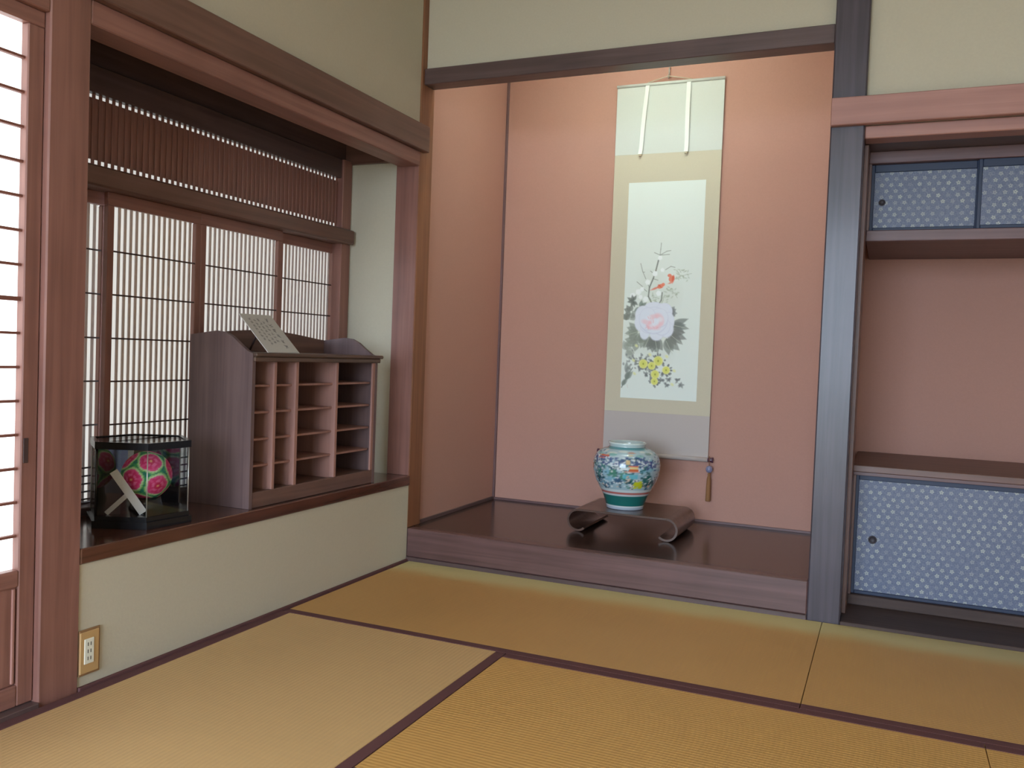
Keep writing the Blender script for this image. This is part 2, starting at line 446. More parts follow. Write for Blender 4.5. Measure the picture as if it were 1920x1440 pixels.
struct('ceiling', -0.45, XR + 0.1, YB - 0.1, 1.05, ZC, ZC + 0.06, 'ceil', 'wooden board ceiling of the room')

# ---- left wall
struct('wall_left', -0.10, -0.006, YB, 0.0, 1.93, ZC, 'plaster', 'beige plaster upper wall over the window bay', 0.001)
struct('wall_left_low', -0.36, 0.0, -1.77, 0.0, -0.045, 0.348, 'plaster', 'beige plaster low wall below the window ledge', 0.001)
struct('baseboard_left', 0.0, 0.012, -1.77, 0.0, -0.045, 0.008, 'heri', 'thin dark strip where the low wall meets the mats', 0.001)
struct('trim_1', -0.12, 0.005, -1.893, -1.77, -0.045, ZC, 'redwood_z', 'red brown square post between the paper door and the window bay', 0.004)
struct('trim_2', -0.05, 0.030, YB, 0.036, 1.872, 1.988, 'brown_y', 'long brown wooden rail on the left wall above the bay', 0.003)
struct('trim_3', -0.10, 0.004, -1.77, -0.001, 1.806, 1.872, 'redwood_y', 'reddish lintel under the long rail of the window bay', 0.003)
struct('trim_4', -0.12, 0.0, 0.0, 0.12, HT, ZC, 'orangewood_z', 'orange brown corner post between window bay and picture alcove', 0.004)
tag(box('post_face', -0.118, -0.002, -0.003, 0.02, 0.392, 1.826, 'redwood_z', bpy.data.objects['trim_4'], 0.002))
struct('trim_5', -0.12, 0.0, -0.0, 0.12, -0.045, HT, 'dark_z', 'foot of the corner post beside the alcove platform', 0.002)

# window bay
struct('trim_6', -0.40, 0.006, -1.77, -0.001, 0.348, 0.392, 'ledge', 'polished dark red window ledge', 0.003)
struct('wall_bay', -0.46, -0.118, 0.008, 0.10, 0.30, 1.83, 'plaster', 'narrow pale plaster wall at the far side of the window bay', 0.001)
struct('wall_bay_near', -0.46, -0.12, -1.87, -1.77, 0.30, 1.95, 'plaster', 'plaster at the near end of the window bay behind the post', 0.001)
struct('trim_7', -0.46, -0.10, -0.012, 0.10, 1.83, 1.96, 'brown_x', 'brown beam across the top of the narrow plaster wall', 0.003)
struct('ceiling_bay', -0.46, -0.05, -1.77, 0.05, 1.94, 1.965, 'dark_y', 'dark board ceiling of the window bay', 0.001)
struct('wall_bay_back', -0.46, -0.43, -1.87, 0.1, -0.045, 0.40, 'plaster', 'outer wall below the lattice window', 0.001)

# ---- lattice window
XW = -0.372
win = tag(box('window_1', XW - 0.06, XW + 0.002, -1.77, -0.001, 1.755, 1.842, 'dark_y', None, 0.003),
          'wooden window of four papered lattice panels with a slatted transom', None, None, 'structure')
box('upper_board', XW - 0.05, XW - 0.02, -1.77, -0.001, 1.842, 1.945, 'dark_y', win, 0.001)
box('middle_rail', XW - 0.06, XW + 0.045, -1.77, -0.012, 1.452, 1.518, 'brown_y', win, 0.006)
box('sill', XW - 0.06, XW + 0.012, -1.77, -0.001, 0.392, 0.420, 'dark_y', win, 0.003)
box('jamb', XW - 0.06, XW + 0.012, -0.072, -0.001, 0.392, 1.842, 'redwood_z', win, 0.003)
box('jamb', XW - 0.06, XW + 0.012, -1.77, -1.70, 0.392, 1.842, 'redwood_z', win, 0.003)
tb = box('transom_board', XW - 0.026, XW - 0.018, -1.70, -0.072, 1.546, 1.742, 'redwood_z', win, 0.001)
tp = box('transom_paper', XW - 0.031, XW - 0.028, -1.70, -0.072, 1.518, 1.755, 'paper_window', win, 0)
ny = 62; pitch = (1.70 - 0.072) / ny
for i in range(ny):
    y = -1.70 + (i + 0.5) * pitch
    box('transom_slat', XW - 0.018, XW - 0.0145, y - pitch * 0.25, y + pitch * 0.25, 1.518, 1.755, 'redwood_z', tb, 0.001)
bounds = [(-1.768, -1.335, -0.032), (-1.368, -0.9455, 0.0), (-0.9445, -0.473, 0.0), (-0.453, -0.041, -0.032)]
cross_z = [1.259, 1.115, 0.970, 0.826, 0.681, 0.540, 0.513, 0.487, 0.461, 0.436]
for (ya, yb, dx) in bounds:
    xb = XW - 0.006 + dx
    st = 0.027
    pn = box('lattice_panel', xb - 0.020, xb, ya, yb, 1.408, 1.452, 'redwood_y', win, 0.002)
    box('panel_bottom_rail', xb - 0.020, xb, ya, yb, 0.405, 0.428, 'dark_y', pn, 0.002)
    box('panel_stile', xb - 0.020, xb, ya, ya + st, 0.428, 1.408, 'redwood_z', pn, 0.002)
    box('panel_stile', xb - 0.020, xb, yb - st, yb, 0.428, 1.408, 'redwood_z', pn, 0.002)
    box('paper_sheet', xb - 0.019, xb - 0.017, ya + st, yb - st, 0.428, 1.408, 'paper_window', pn, 0)
    n = round((yb - ya - 2 * st) / 0.0245); p = (yb - ya - 2 * st) / n
    for i in range(1, n):
        y = ya + st + i * p
        box('lattice_bar', xb - 0.0085, xb - 0.0035, y - 0.0051, y + 0.0051, 0.428, 1.408, 'lattice', pn, 0.0008)
    for z in cross_z:
        box('crossbar', xb - 0.0042, xb - 0.0012, ya + st, yb - st, z - 0.0027, z + 0.0027, 'cross', pn, 0.0005)

# ---- paper door on the left, second one behind the viewer's left
def shoji(name, ya, yb, label, x=-0.013):
    zt, zb = 1.792, 0.014
    d = tag(box(name, x - 0.03, x, ya, yb, 1.752, zt, 'redwood_y', None, 0.002), label, None, None, 'structure')
    st = 0.046
    box('stile', x - 0.03, x, yb - st, yb, zb, 1.752, 'redwood_z', d, 0.003)
    box('stile', x - 0.03, x, ya, ya + st, zb, 1.752, 'redwood_z', d, 0.003)
    box('middle_rail', x - 0.03, x, ya + st, yb - st, 0.325, 0.368, 'redwood_y', d, 0.003)
    box('bottom_rail', x - 0.03, x, ya + st, yb - st, zb, 0.07, 'redwood_y', d, 0.003)
    box('kick_panel', x - 0.018, x - 0.008, ya + st, yb - st, 0.07, 0.325, 'redwood_z', d, 0.002)
    box('bead', x - 0.010, x - 0.003, yb - st - 0.013, yb - st - 0.006, 0.075, 0.320, 'pink_z', d, 0.001)
    box('paper_sheet', x - 0.026, x - 0.024, ya + st, yb - st, 0.368, 1.752, 'paper_door', d, 0)
    for i in range(1, 16):
        z = 1.752 - i * (1.752 - 0.368) / 16
        h = 0.0055 if i == 8 else 0.0034
        box('grid_bar', x - 0.024, x - 0.010, ya + st, yb - st, z - h, z + h, 'kumiko', d, 0.0008)
    for i in range(1, 3):
        y = ya + st + i * (yb - ya - 2 * st) / 3
        box('grid_upright', x - 0.024, x - 0.011, y - 0.004, y + 0.004, 0.368, 1.752, 'kumiko', d, 0.0008)
    box('finger_pull', x - 0.002, x + 0.0015, yb - 0.040, yb - 0.026, 0.642, 0.706, 'cross', d, 0.001)
    return d
shoji('door_1', -2.80, -1.8945, 'white paper sliding door with a fine wooden grid left of the post')
shoji('door_2', -3.69, -2.80, 'white paper sliding door outside the left edge of the view', -0.048)
struct('trim_8', -0.12, 0.003, YB, -1.893, 1.792, 1.872, 'redwood_y', 'reddish lintel above the white paper door', 0.003)
struct('trim_9', -0.12, 0.012, YB, -1.893, -0.045, 0.012, 'dark_y', 'dark wooden threshold under the white paper door', 0.002)
struct('wall_left_near', -0.10, 0.0, YB, -3.69, 0.012, 1.80, 'plaster', 'beige plaster wall beside the paper doors', 0.001)

# ---- picture alcove
struct('floor_alcove', -0.02, W0 + 0.02, 0.006, DT + 0.02, 0.05, HT, 'toko_floor', 'dark polished board of the picture alcove', 0.003)
struct('trim_10', 0.0, W0, 0.0, 0.05, 0.018, HT + 0.0005, 'toko_front', 'thick brown front board of the picture alcove platform', 0.004)
struct('trim_11', 0.0, W0, -0.006, 0.03, -0.045, 0.018, 'dark_x', 'dark strip at the foot of the alcove platform', 0.002)
struct('wall_alcove_left', -0.12, -0.018, 0.12, DT + 0.1, 0.05, ZC, 'red', 'terracotta plaster side wall of the picture alcove', 0.001)
struct('wall_alcove_back', -0.12, W0 + 0.06, DT, DT + 0.1, 0.05, ZC, 'red', 'terracotta plaster back wall of the picture alcove', 0.001)
struct('wall_alcove_right', W0 + 0.02, W1 - 0.02, 0.11, DT + 0.1, -0.045, ZC, 'red', 'partition between picture alcove and cupboard alcove', 0.001)
struct('trim_12', -0.022, -0.006, DT - 0.012, DT + 0.004, HT, ZC, 'purple_z', 'slim grey brown corner strip of the picture alcove', 0.002)
struct('baseboard_alcove_left', -0.02, -0.008, 0.12, DT - 0.012, HT, HT + 0.016, 'dark_y', 'thin dark strip along the foot of the alcove side wall', 0.001)
struct('baseboard_alcove_back', -0.006, W0 + 0.02, DT - 0.010, DT + 0.002, HT, HT + 0.012, 'purple_x', 'thin strip along the foot of the alcove back wall', 0.001)
struct('trim_13', 0.0, W0, 0.018, 0.105, 2.178, 2.250, 'dark_x', 'dark beam across the top of the picture alcove', 0.003)
struct('wall_back', 0.0, W0, 0.042, 0.09, 2.250, ZC, 'plaster', 'beige plaster wall above the picture alcove beam', 0.001)
struct('ceiling_alcove', -0.12, W1, 0.09, DT + 0.1, 2.70, ZC, 'ceil', 'board ceiling inside the picture alcove', 0.001)
struct('trim_14', W0, W1, 0.0, 0.12, -0.045, ZC, 'tokobashira', 'dark polished main post between picture alcove and cupboards', 0.005)

# ---- cupboard alcove (its setting)
YD = 0.28; YW = 0.90
struct('trim_15', W0 + 0.001, XR, -0.030, -0.0005, 1.858, 1.960, 'pink_x', 'pale red rail across the main post above the cupboards', 0.003)
struct('trim_16', W1, XR, 0.020, 0.11, 1.815, 1.862, 'pink_x', 'pale red lintel just above the upper cupboard', 0.003)
struct('wall_back_right', W1, XR, 0.040, 0.10, 1.862, ZC, 'plaster', 'beige plaster wall above the pale red rail', 0.001)
struct('wall_shelf_back', W1 - 0.05, XA + 0.05, YW, YW + 0.1, -0.045, 1.86, 'red', 'terracotta plaster back wall between the cupboards', 0.001)
struct('wall_shelf_right', XA + 0.02, XA + 0.1, 0.10, YW + 0.05, -0.045, 1.86, 'red', 'terracotta side wall of the cupboard alcove', 0.001)
struct('ceiling_shelf', W1 - 0.02, XA + 0.05, 0.10, YW + 0.05, 1.822, 1.86, 'dark_x', 'dark board soffit above the upper cupboard', 0.001)
struct('trim_17', XA, XA + 0.12, 0.0, 0.12, -0.045, 1.86, 'redwood_z', 'red brown post at the right end of the cupboards', 0.004)
struct('trim_18', W1, XA, 0.0, YD + 0.02, -0.045, 0.012, 'dark_matte', 'dark floor board in front of the lower cupboard', 0.002)
struct('trim_19', W1 - 0.004, W1 + 0.014, 0.12, YD + 0.03, 0.012, 1.815, 'brown_z', 'narrow brown jamb beside the main post', 0.002)
struct('wall_back_far_right', XA + 0.12, XR, 0.02, 0.10, -0.045, 1.86, 'plaster', 'beige plaster wall right of the cupboards', 0.001)

# ---- the sides of the room the photograph does not show
struct('wall_right', XR, XR + 0.1, YB, 0.1, -0.045, ZC, 'fusuma', 'plain right wall of the room', 0.001)
OX0, OX1, OZ = 0.15, 2.50, 2.5
struct('wall_rear_top', -0.1, XR, YB - 0.1, YB, OZ, ZC, 'plaster', 'plaster wall above the open garden side', 0.001)
struct('wall_rear_left', -0.1, OX0, YB - 0.1, YB, -0.045, OZ, 'plaster', 'plaster wall beside the open garden side, left', 0.001)
struct('wall_rear_right', OX1, XR, YB - 0.1, YB, -0.045, OZ, 'plaster', 'plaster wall beside the open garden side, right', 0.001)
gv = tag(mesh_obj('ground', [(-30, -40, -0.45), (30, -40, -0.45), (30, 30, -0.45), (-30, 30, -0.45)], [(0, 1, 2, 3)], MT['ground']), 'gravel garden ground around the house', None, None, 'structure')

# ================================================================== CUPBOARDS
def door_panel(parent, x0, x1, z0, z1, y, pull, fr=0.014, top=0.030):
    d = box('sliding_door', x0 + fr, x1 - fr, y + 0.006, y + 0.014, z0 + fr, z1 - top, 'flower', parent, 0.0005)
    box('door_frame_stile', x0, x0 + fr, y, y + 0.018, z0, z1, 'blueframe', d, 0.002)
    box('door_frame_stile', x1 - fr, x1, y, y + 0.018, z0, z1, 'blueframe', d, 0.002)
    box('door_frame_rail', x0 + fr, x1 - fr, y, y + 0.018, z1 - top, z1, 'blueframe', d, 0.002)
    box('door_frame_rail', x0 + fr, x1 - fr, y, y + 0.018, z0, z0 + fr, 'blueframe', d, 0.002)
    if pull:
        px, pz, r = pull
        tor = []
        V, F = [], []
        nn = 28; prof = [(r * 1.0, 0.0), (r * 0.98, -0.003), (r * 0.72, -0.0035), (r * 0.66, -0.001), (r * 0.6, 0.0), (0.0008, 0.0)]
        for (rr, dy) in prof:
            for k in range(nn):
                t = 2 * math.pi * k / nn
                V.append((px + rr * math.cos(t), y + 0.0055 + dy, pz + rr * math.sin(t)))
        for i in range(len(prof) - 1):
            for k in range(nn):
                F.append((i * nn + k, i * nn + (k + 1) % nn, (i + 1) * nn + (k + 1) % nn, (i + 1) * nn + k))
        F.append(tuple((len(prof) - 1) * nn + k for k in range(nn)))
        mesh_obj('round_pull', V, F, MT['pull'], d, None, True)
    return d

XL = W1 + 0.014
up = thing('wall_cupboard', ((XL + XA) / 2, YD, 1.469), 'shallow upper cupboard with blue grey blossom sliding doors above the terracotta recess', 'cupboard')
box('top_rail', XL, XA, YD - 0.008, YD + 0.05, 1.776, 1.822, 'purple_x', up, 0.002)
box('bottom_shelf', XL, XA, YD - 0.006, YW, 1.469, 1.513, 'purple_x', up, 0.003)
box('side_panel', XL, XL + 0.010, YD + 0.0, YD + 0.05, 1.513, 1.776, 'brown_z', up, 0.001)
dw = (XA - XL - 0.01) / 3
xs = XL + 0.008
door_panel(up, xs, 2.288, 1.513, 1.776, YD + 0.022, (1.944, 1.627, 0.013))
door_panel(up, 2.278, 2.70, 1.513, 1.776, YD + 0.002, None)
door_panel(up, 2.69, XA, 1.513, 1.776, YD + 0.022, None)

lo = thing('floor_cupboard', ((XL + XA) / 2, YD, 0.012), 'low cupboard with blue grey blossom sliding doors standing below the terracotta recess', 'cupboard')
box('top_board', XL - 0.006, XA, YD - 0.012, YW, 0.549, 0.577, 'brown_x', lo, 0.003)
box('upper_rail', XL, XA, YD, YD + 0.05, 0.535, 0.549, 'purple_x', lo, 0.001)
box('sill', XL, XA, YD - 0.004, YD + 0.06, 0.012, 0.052, 'dark_matte', lo, 0.002)
box('side_panel', XL, XL + 0.010, YD + 0.0, YD + 0.05, 0.052, 0.535, 'brown_z', lo, 0.001)
door_panel(lo, xs, 2.56, 0.052, 0.537, YD + 0.022, (1.973, 0.276, 0.0165), 0.014, 0.022)
door_panel(lo, 2.55, XA, 0.052, 0.537, YD + 0.004, None, 0.014, 0.022)

# ================================================================== HANGING SCROLL
YS = DT - 0.016
SX0, SX1 = 0.622, 1.180
sc = thing('hanging_scroll', ((SX0 + SX1) / 2, YS, 0.47), 'tall hanging scroll painted with a pale peony and yellow chrysanthemums on the terracotta wall', 'scroll')
box('upper_silk', SX0, SX1, YS, YS + 0.003, 2.035, 2.392, 'silk_grey', sc, 0.0003)
box('middle_silk', SX0, SX1, YS, YS + 0.003, 0.690, 2.0349, 'silk_beige', sc, 0.0003)
box('lower_silk', SX0, SX1, YS, YS + 0.003, 0.470, 0.6899, 'silk_grey_dim', sc, 0.0003)
tube('top_rod', [(SX0 - 0.001, YS - 0.002, 2.392), (SX1 + 0.001, YS - 0.002, 2.392)], 0.008, 'silk_grey', sc)
tube('roller', [(SX0, YS - 0.004, 0.470), (SX1, YS - 0.004, 0.470)], 0.012, 'silk_grey_dim', sc, 14)
for s, x in ((-1, SX0), (1, SX1)):
    tube('roller_knob', [(x, YS - 0.004, 0.470), (x + s * 0.004, YS - 0.004, 0.470), (x + s * 0.012, YS - 0.004, 0.470), (x + s * 0.026, YS - 0.004, 0.470), (x + s * 0.028, YS - 0.004, 0.470)], [0.010, 0.013, 0.0115, 0.0145, 0.012], 'plum', sc, 14)
def ribbon(xt, xb):
    V, F = [], []
    zs = np.linspace(2.396, 2.032, 14)
    for i, z in enumerate(zs):
        t = i / 13; x = xt + (xb - xt) * t; y = YS - 0.006 - 0.014 * math.sin(math.pi * min(1, t * 1.0)) * 0.8 - (0.012 * max(0, t - 0.9) * 10)
        for dx, dy in ((-0.0105, 0), (0.0105, 0), (0.0105, 0.0012), (-0.0105, 0.0012)):
            V.append((x + dx, y + dy, z))
    for i in range(13):
        for k in range(4):
            F.append((i * 4 + k, (i + 1) * 4 + k, (i + 1) * 4 + (k + 1) % 4, i * 4 + (k + 1) % 4))
    F += [(0, 1, 2, 3), tuple(13 * 4 + k for k in (3, 2, 1, 0))]
    r = mesh_obj('ribbon', V, F, MT['white_cloth'], sc)
    for k in range(3):
        box('ribbon_tuft', xb - 0.008 + k * 0.005, xb - 0.004 + k * 0.005, YS - 0.020, YS - 0.014, 2.022, 2.032, 'silk_beige', r, 0.0005)
ribbon(0.786, 0.762); ribbon(1.000, 1.002)
HX = 0.894
tube('cord', [(HX - 0.11, YS - 0.004, 2.400), (HX - 0.004, YS - 0.006, 2.424), (HX + 0.004, YS - 0.006, 2.424), (HX + 0.12, YS - 0.004, 2.400)], 0.0022, 'silk_beige', sc, 6)
hk = thing('wall_hook', (HX, DT, 2.42), 'small pale metal hook in the wall above the hanging scroll', 'hook')
tube('shank', [(HX, DT + 0.002, 2.47), (HX, DT - 0.012, 2.47), (HX, DT - 0.014, 2.462), (HX, DT - 0.014, 2.428)], 0.004, 'steel', hk, 8)
tube('crook', [(HX, DT - 0.014, 2.43), (HX, DT - 0.016, 2.418), (HX, DT - 0.024, 2.414), (HX, DT - 0.030, 2.420), (HX, DT - 0.030, 2.428)], 0.0035, 'steel', hk, 8)

# the painting: coordinates below are in units of the sheet (0..100 across, 0..285 down)
PW, PH = 200, 556
cv = Canvas(PW, PH, L(224, 233, 226))
def Q(cx, cy):          # sketch units -> canvas
    u = 1120 + cx / 4.235; v = 420 + cy / 4.235
    t = (v - 342) / 405.0
    s = (u - (1174 - 14 * t)) / 145.0
    return s * PW, t * PH
def ql(pts, wd, c, al=1): cv.line([Q(*p) for p in pts], wd, c, al)
def qleaf(a, b, wd, c, al=0.8): cv.leaf(*Q(*a), *Q(*b), wd, c, al)
ink = L(128, 134, 126); ink2 = L(104, 112, 106); green = L(116, 132, 120); fine = L(168, 178, 160)
# faint wash
for (x, y, r) in ((420, 480, 90), (560, 560, 80), (300, 900, 90), (480, 980, 100)):
    cv.ell(*Q(x, y), r * 0.33, r * 0.42, L(206, 214, 202), 0.35, 0, 18)
for b_ in ([(495, 150), (490, 200), (485, 245)], [(440, 225), (485, 245), (540, 215), (570, 210)], [(485, 245), (560, 240)],
           [(330, 310), (345, 370), (372, 432)], [(300, 455), (345, 492)], [(430, 430), (470, 442)], [(530, 360), (572, 334), (604, 342)], [(410, 370), (436, 392)], [(355, 510), (380, 530)], [(350, 380), (362, 378)]):
    ql(b_, 1.7, L(150, 156, 146), 0.9)
ql([(472, 288), (452, 368), (432, 428), (402, 498), (394, 570), (426, 634)], 3.6, ink, 0.95)
ql([(505, 540), (497, 600), (474, 636)], 3.2, ink, 0.9)
ql([(402, 498), (380, 460)], 1.6, ink, 0.8)
for (x, y, r) in ((268, 566, 24), (312, 536, 24), (342, 514, 18), (388, 458, 22), (446, 390, 22), (486, 266, 18), (476, 545, 22), (372, 592, 22), (505, 362, 16), (330, 575, 18)):
    for k in range(5):
        a = k * 1.257 + r; cv.ell(*Q(x + 0.5 * r * math.cos(a), y + 0.5 * r * math.sin(a)), r * 0.16, r * 0.17, L(240, 246, 244), 0.9)
for (x, y, n, sp) in ((660, 400, 26, 58), (585, 535, 20, 45), (430, 580, 12, 34), (520, 590, 10, 40)):
    for k in range(n):
        a = random.uniform(0, 6.28); px = x + random.uniform(-sp, sp); py = y + random.uniform(-sp * .75, sp * .75); l = random.uniform(14, 28)
        qleaf((px, py), (px + l * math.cos(a), py + l * math.sin(a)), 2.2, L(150, 166, 138), 0.6)
ql([(560, 470), (620, 420), (690, 400), (735, 390)], 1.1, fine, 0.8); ql([(545, 520), (600, 540), (625, 580)], 1.1, fine, 0.8)
bird = L(228, 134, 106)
cv.ell(*Q(578, 430), 7.0, 8.5, bird, 0.95, 0.5); cv.ell(*Q(562, 405), 5.2, 4.2, bird, 0.95); qleaf((595, 400), (585, 470), 7, L(214, 96, 72), 0.8); qleaf((590, 455), (548, 470), 4, bird, 0.9)
cv.ell(*Q(490, 490), 8.6, 5.6, bird, 0.95, -0.35); cv.ell(*Q(512, 476), 4.6, 4.2, bird, 0.95); qleaf((478, 495), (408, 522), 5, L(222, 120, 96), 0.9); qleaf((470, 475), (500, 500), 4, L(206, 90, 70), 0.7)
# peony leaves
def spray(x, y, angs, ln, wd, c, al=0.8):
    for a in angs:
        l = ln * random.uniform(.85, 1.15); a = math.radians(a)
        qleaf((x, y), (x + l * math.cos(a), y + l * math.sin(a)), wd, c, al)
spray(270, 608, (-100, -60, -150, 170, 110, 40, 75), 50, 8, ink2, 0.85)
spray(330, 660, (-40, -10, -80, 150), 62, 11, green, 0.8)
spray(245, 690, (-70, 200, 120, -120), 50, 12, ink, 0.85)
spray(215, 760, (-60, 240, -90), 60, 12, ink, 0.85)
spray(290, 730, (190, 240, 150), 60, 14, ink, 0.6)
spray(310, 850, (170, 200, 225, 140), 110, 17, L(138, 148, 136), 0.75)
spray(300, 930, (160, 190, 230, 100), 90, 19, L(142, 150, 138), 0.75)
spray(560, 700, (-30, 0, 25, -50), 62, 15, L(122, 128, 130), 0.75)
spray(580, 790, (-20, 0, 12, 30), 125, 16, L(120, 128, 124), 0.8)
spray(560, 850, (0, 20, 40, 60), 130, 20, L(122, 126, 122), 0.8)
spray(440, 890, (55, 75, 95, 115, 135), 130, 24, L(118, 124, 118), 0.75)
spray(540, 900, (40, 60, 80), 130, 22, L(128, 134, 126), 0.75)
spray(370, 880, (110, 140, 160), 110, 22, L(130, 140, 128), 0.7)
spray(220, 1000, (-80, 250, 20, 60), 80, 20, L(150, 158, 146), 0.6)
# leaf veins
for (a, b_) in (((580, 790), (700, 815)), ((560, 860), (660, 935)), ((450, 900), (470, 1010)), ((310, 850), (205, 885)), ((540, 920), (590, 1020)), ((400, 900), (360, 990))):
    ql([a, b_], 1.1, L(196, 204, 186), 0.7)
# peony
pet = L(224, 230, 240); edge = L(200, 204, 222)
for (x, y, rx, ry) in ((440, 690, 34, 20), (350, 720, 22, 20), (520, 690, 24, 18), (330, 780, 16, 18), (555, 770, 17, 20), (540, 830, 20, 17), (462, 868, 19, 14), (366, 858, 14, 15), (395, 805, 22, 15), (505, 805, 23, 19), (440, 760, 38, 28), (480, 740, 26, 20), (390, 750, 24, 24)):
    cv.ell(*Q(x, y), rx * 0.95, ry * 1.25, edge, 0.5, 0, 1.2); cv.ell(*Q(x, y - 3), rx * 0.9, ry * 1.17, pet, 0.95, 0, 1.2)
pk = L(240, 190, 196)
for (x, y, rx, ry, r_) in ((380, 775, 13, 6, .3), (435, 730, 14, 6, -.2), (480, 725, 11, 7, .4), (500, 770, 7, 11, .2), (440, 815, 16, 6, .1), (410, 800, 8, 10, .6), (470, 800, 12, 5, -.4), (420, 760, 8, 8, 0)):
    cv.ell(*Q(x, y), rx, ry, pk, 0.55, r_, 2.5)
for (x, y, rx, ry, r_) in ((450, 772, 10, 9, 0), (402, 742, 8, 6, .4), (490, 750, 7, 6, 0), (430, 800, 8, 5, 0)):
    cv.ell(*Q(x, y), rx, ry, L(232, 236, 244), 0.6, r_, 2)
for k in range(9):
    x, y = 440 + random.uniform(-60, 60), 770 + random.uniform(-45, 45)
    ql([(x, y), (x + random.uniform(-22, 22), y + random.uniform(6, 24))], 1.2, L(226, 150, 160), 0.6)
# chrysanthemum foliage and flowers
mums = ((357, 1105, 35), (425, 1118, 30), (477, 1078, 37), (541, 1148, 30), (453, 1185, 33), (448, 1240, 28))
lf = L(116, 122, 122)
for (x, y, r) in mums:
    for k in range(13):
        a = random.uniform(0, 6.28); d = r * random.uniform(1.0, 1.5)
        cv.ell(*Q(x + d * math.cos(a), y + d * math.sin(a)), random.uniform(2.6, 4.4), random.uniform(2.0, 3.2), lf, 0.8, a)
for k in range(70):
    x, y = random.gauss(330, 55), random.gauss(1085, 42)
    if x > 190: cv.ell(*Q(x, y), random.uniform(2.5, 4.5), random.uniform(1.8, 3), L(124, 130, 128), 0.65, random.uniform(0, 3))
for (cx, cy) in ((560, 1215), (635, 1225), (660, 1258), (545, 1262), (505, 1225), (375, 1185), (520, 1180)):
    spray(cx, cy, [random.uniform(0, 360) for _ in range(6)], 26, 5, lf, 0.75)
spray(185, 1285, (-60, -52, -70), 70, 9, L(132, 142, 134), 0.8); spray(215, 1235, (-65, -50, -75), 80, 12, L(126, 138, 130), 0.8); spray(215, 1180, (-60, -85), 90, 10, L(134, 142, 136), 0.75)
ql([(180, 1300), (225, 1210), (270, 1140)], 3, L(126, 136, 128), 0.8)
for (x, y, r) in mums:
    for k in range(14):
        a = k * 6.283 / 14; cv.ell(*Q(x + 0.62 * r * math.cos(a), y + 0.62 * r * math.sin(a)), r * 0.145, r * 0.10, L(226, 228, 140), 0.95, a)
    cv.ell(*Q(x, y), r * 0.23, r * 0.27, L(218, 222, 120), 1); cv.ell(*Q(x, y), r * 0.06, r * 0.08, L(150, 156, 70), 0.9)
for (x, y) in ((300, 963), (410, 1030), (605, 1150), (285, 1185), (545, 1040), (278, 1080), (590, 1258)):
    cv.ell(*Q(x, y), 4.5, 3.2, L(224, 228, 168), 0.85, 0.6, 1.5)
ql([(225, 1275), (232, 1300)], 1.5, L(206, 190, 184), 0.5)
pt = painted_sheet('painting', (0.706, YS - 0.0012, 1.888), (1.108, YS - 0.0012, 1.888), (0.706, YS - 0.0012, 0.762), cv, 'paint', sc)
pt['label'] = 'pale painted sheet with peony, small orange birds and yellow flowers'

# hanging weight
fw = thing('scroll_weight', (1.192, YS - 0.012, 0.262), 'blue grey bead with ochre tassel hanging from the right end of the scroll roller', 'scroll weight')
tube('cord', [(1.190, YS - 0.014, 0.490), (1.190, YS - 0.020, 0.474), (1.191, YS - 0.016, 0.44)], 0.0018, 'tassel', fw, 6)
def lathe(name, prof, cx, cy, mat, parent, n=32):
    V, F = [], []
    for (r, z) in prof:
        for k in range(n):
            t = 2 * math.pi * k / n; V.append((cx + r * math.cos(t), cy + r * math.sin(t), z))
    for i in range(len(prof) - 1):
        for k in range(n):
            F.append((i * n + k, i * n + (k + 1) % n, (i + 1) * n + (k + 1) % n, (i + 1) * n + k))
    F.append(tuple(range(n))[::-1]); F.append(tuple((len(prof) - 1) * n + k for k in range(n)))
    return mesh_obj(name, V, F, MT[mat], parent, None, True)
lathe('bead', [(0.017 * math.sin(a) + 0.0005, 0.424 - 0.018 * math.cos(a)) for a in np.linspace(0, math.pi, 13)], 1.192, YS - 0.0185, 'bead', fw, 20)
lathe('tassel', [(0.012, 0.262), (0.0125, 0.268), (0.0115, 0.33), (0.010, 0.375), (0.006, 0.392), (0.007, 0.398), (0.004, 0.408)], 1.192, YS - 0.0185, 'tassel', fw, 18)

# ================================================================== SCROLL-ENDED STAND AND VASE
SY0, SY1 = 0.385, 0.765
stx0, stx1, sth, sr, th = 0.642, 1.168, 0.112, 0.053, 0.0095
std = thing('display_stand', ((stx0 + stx1) / 2, (SY0 + SY1) / 2, HT), 'low dark wooden stand with rolled scroll ends under the painted jar', 'display stand')
def roll_profile(right):
    cx = (stx1 - sr) if right else (stx0 + sr); cz = HT + sr + 0.0005
    s = 1 if right else -1
    out, inn = [], []
    for i in range(31):
        a = math.radians(90 - 222 * i / 30)
        ro = sr * (1 - 0.10 * max(0, i / 30 - 0.62))
        out.append((cx + s * ro * math.cos(a), cz + ro * math.sin(a)))
        inn.append((cx + s * (ro - th) * math.cos(a), cz + (ro - th) * math.sin(a)))
    return out, inn
ro, ri = roll_profile(True); lo_, li = roll_profile(False)
ztop = HT + 2 * sr + 0.0005
box('top_board', stx0 + sr, stx1 - sr, SY0, SY1, ztop - th, ztop, 'stand', std, 0.001)
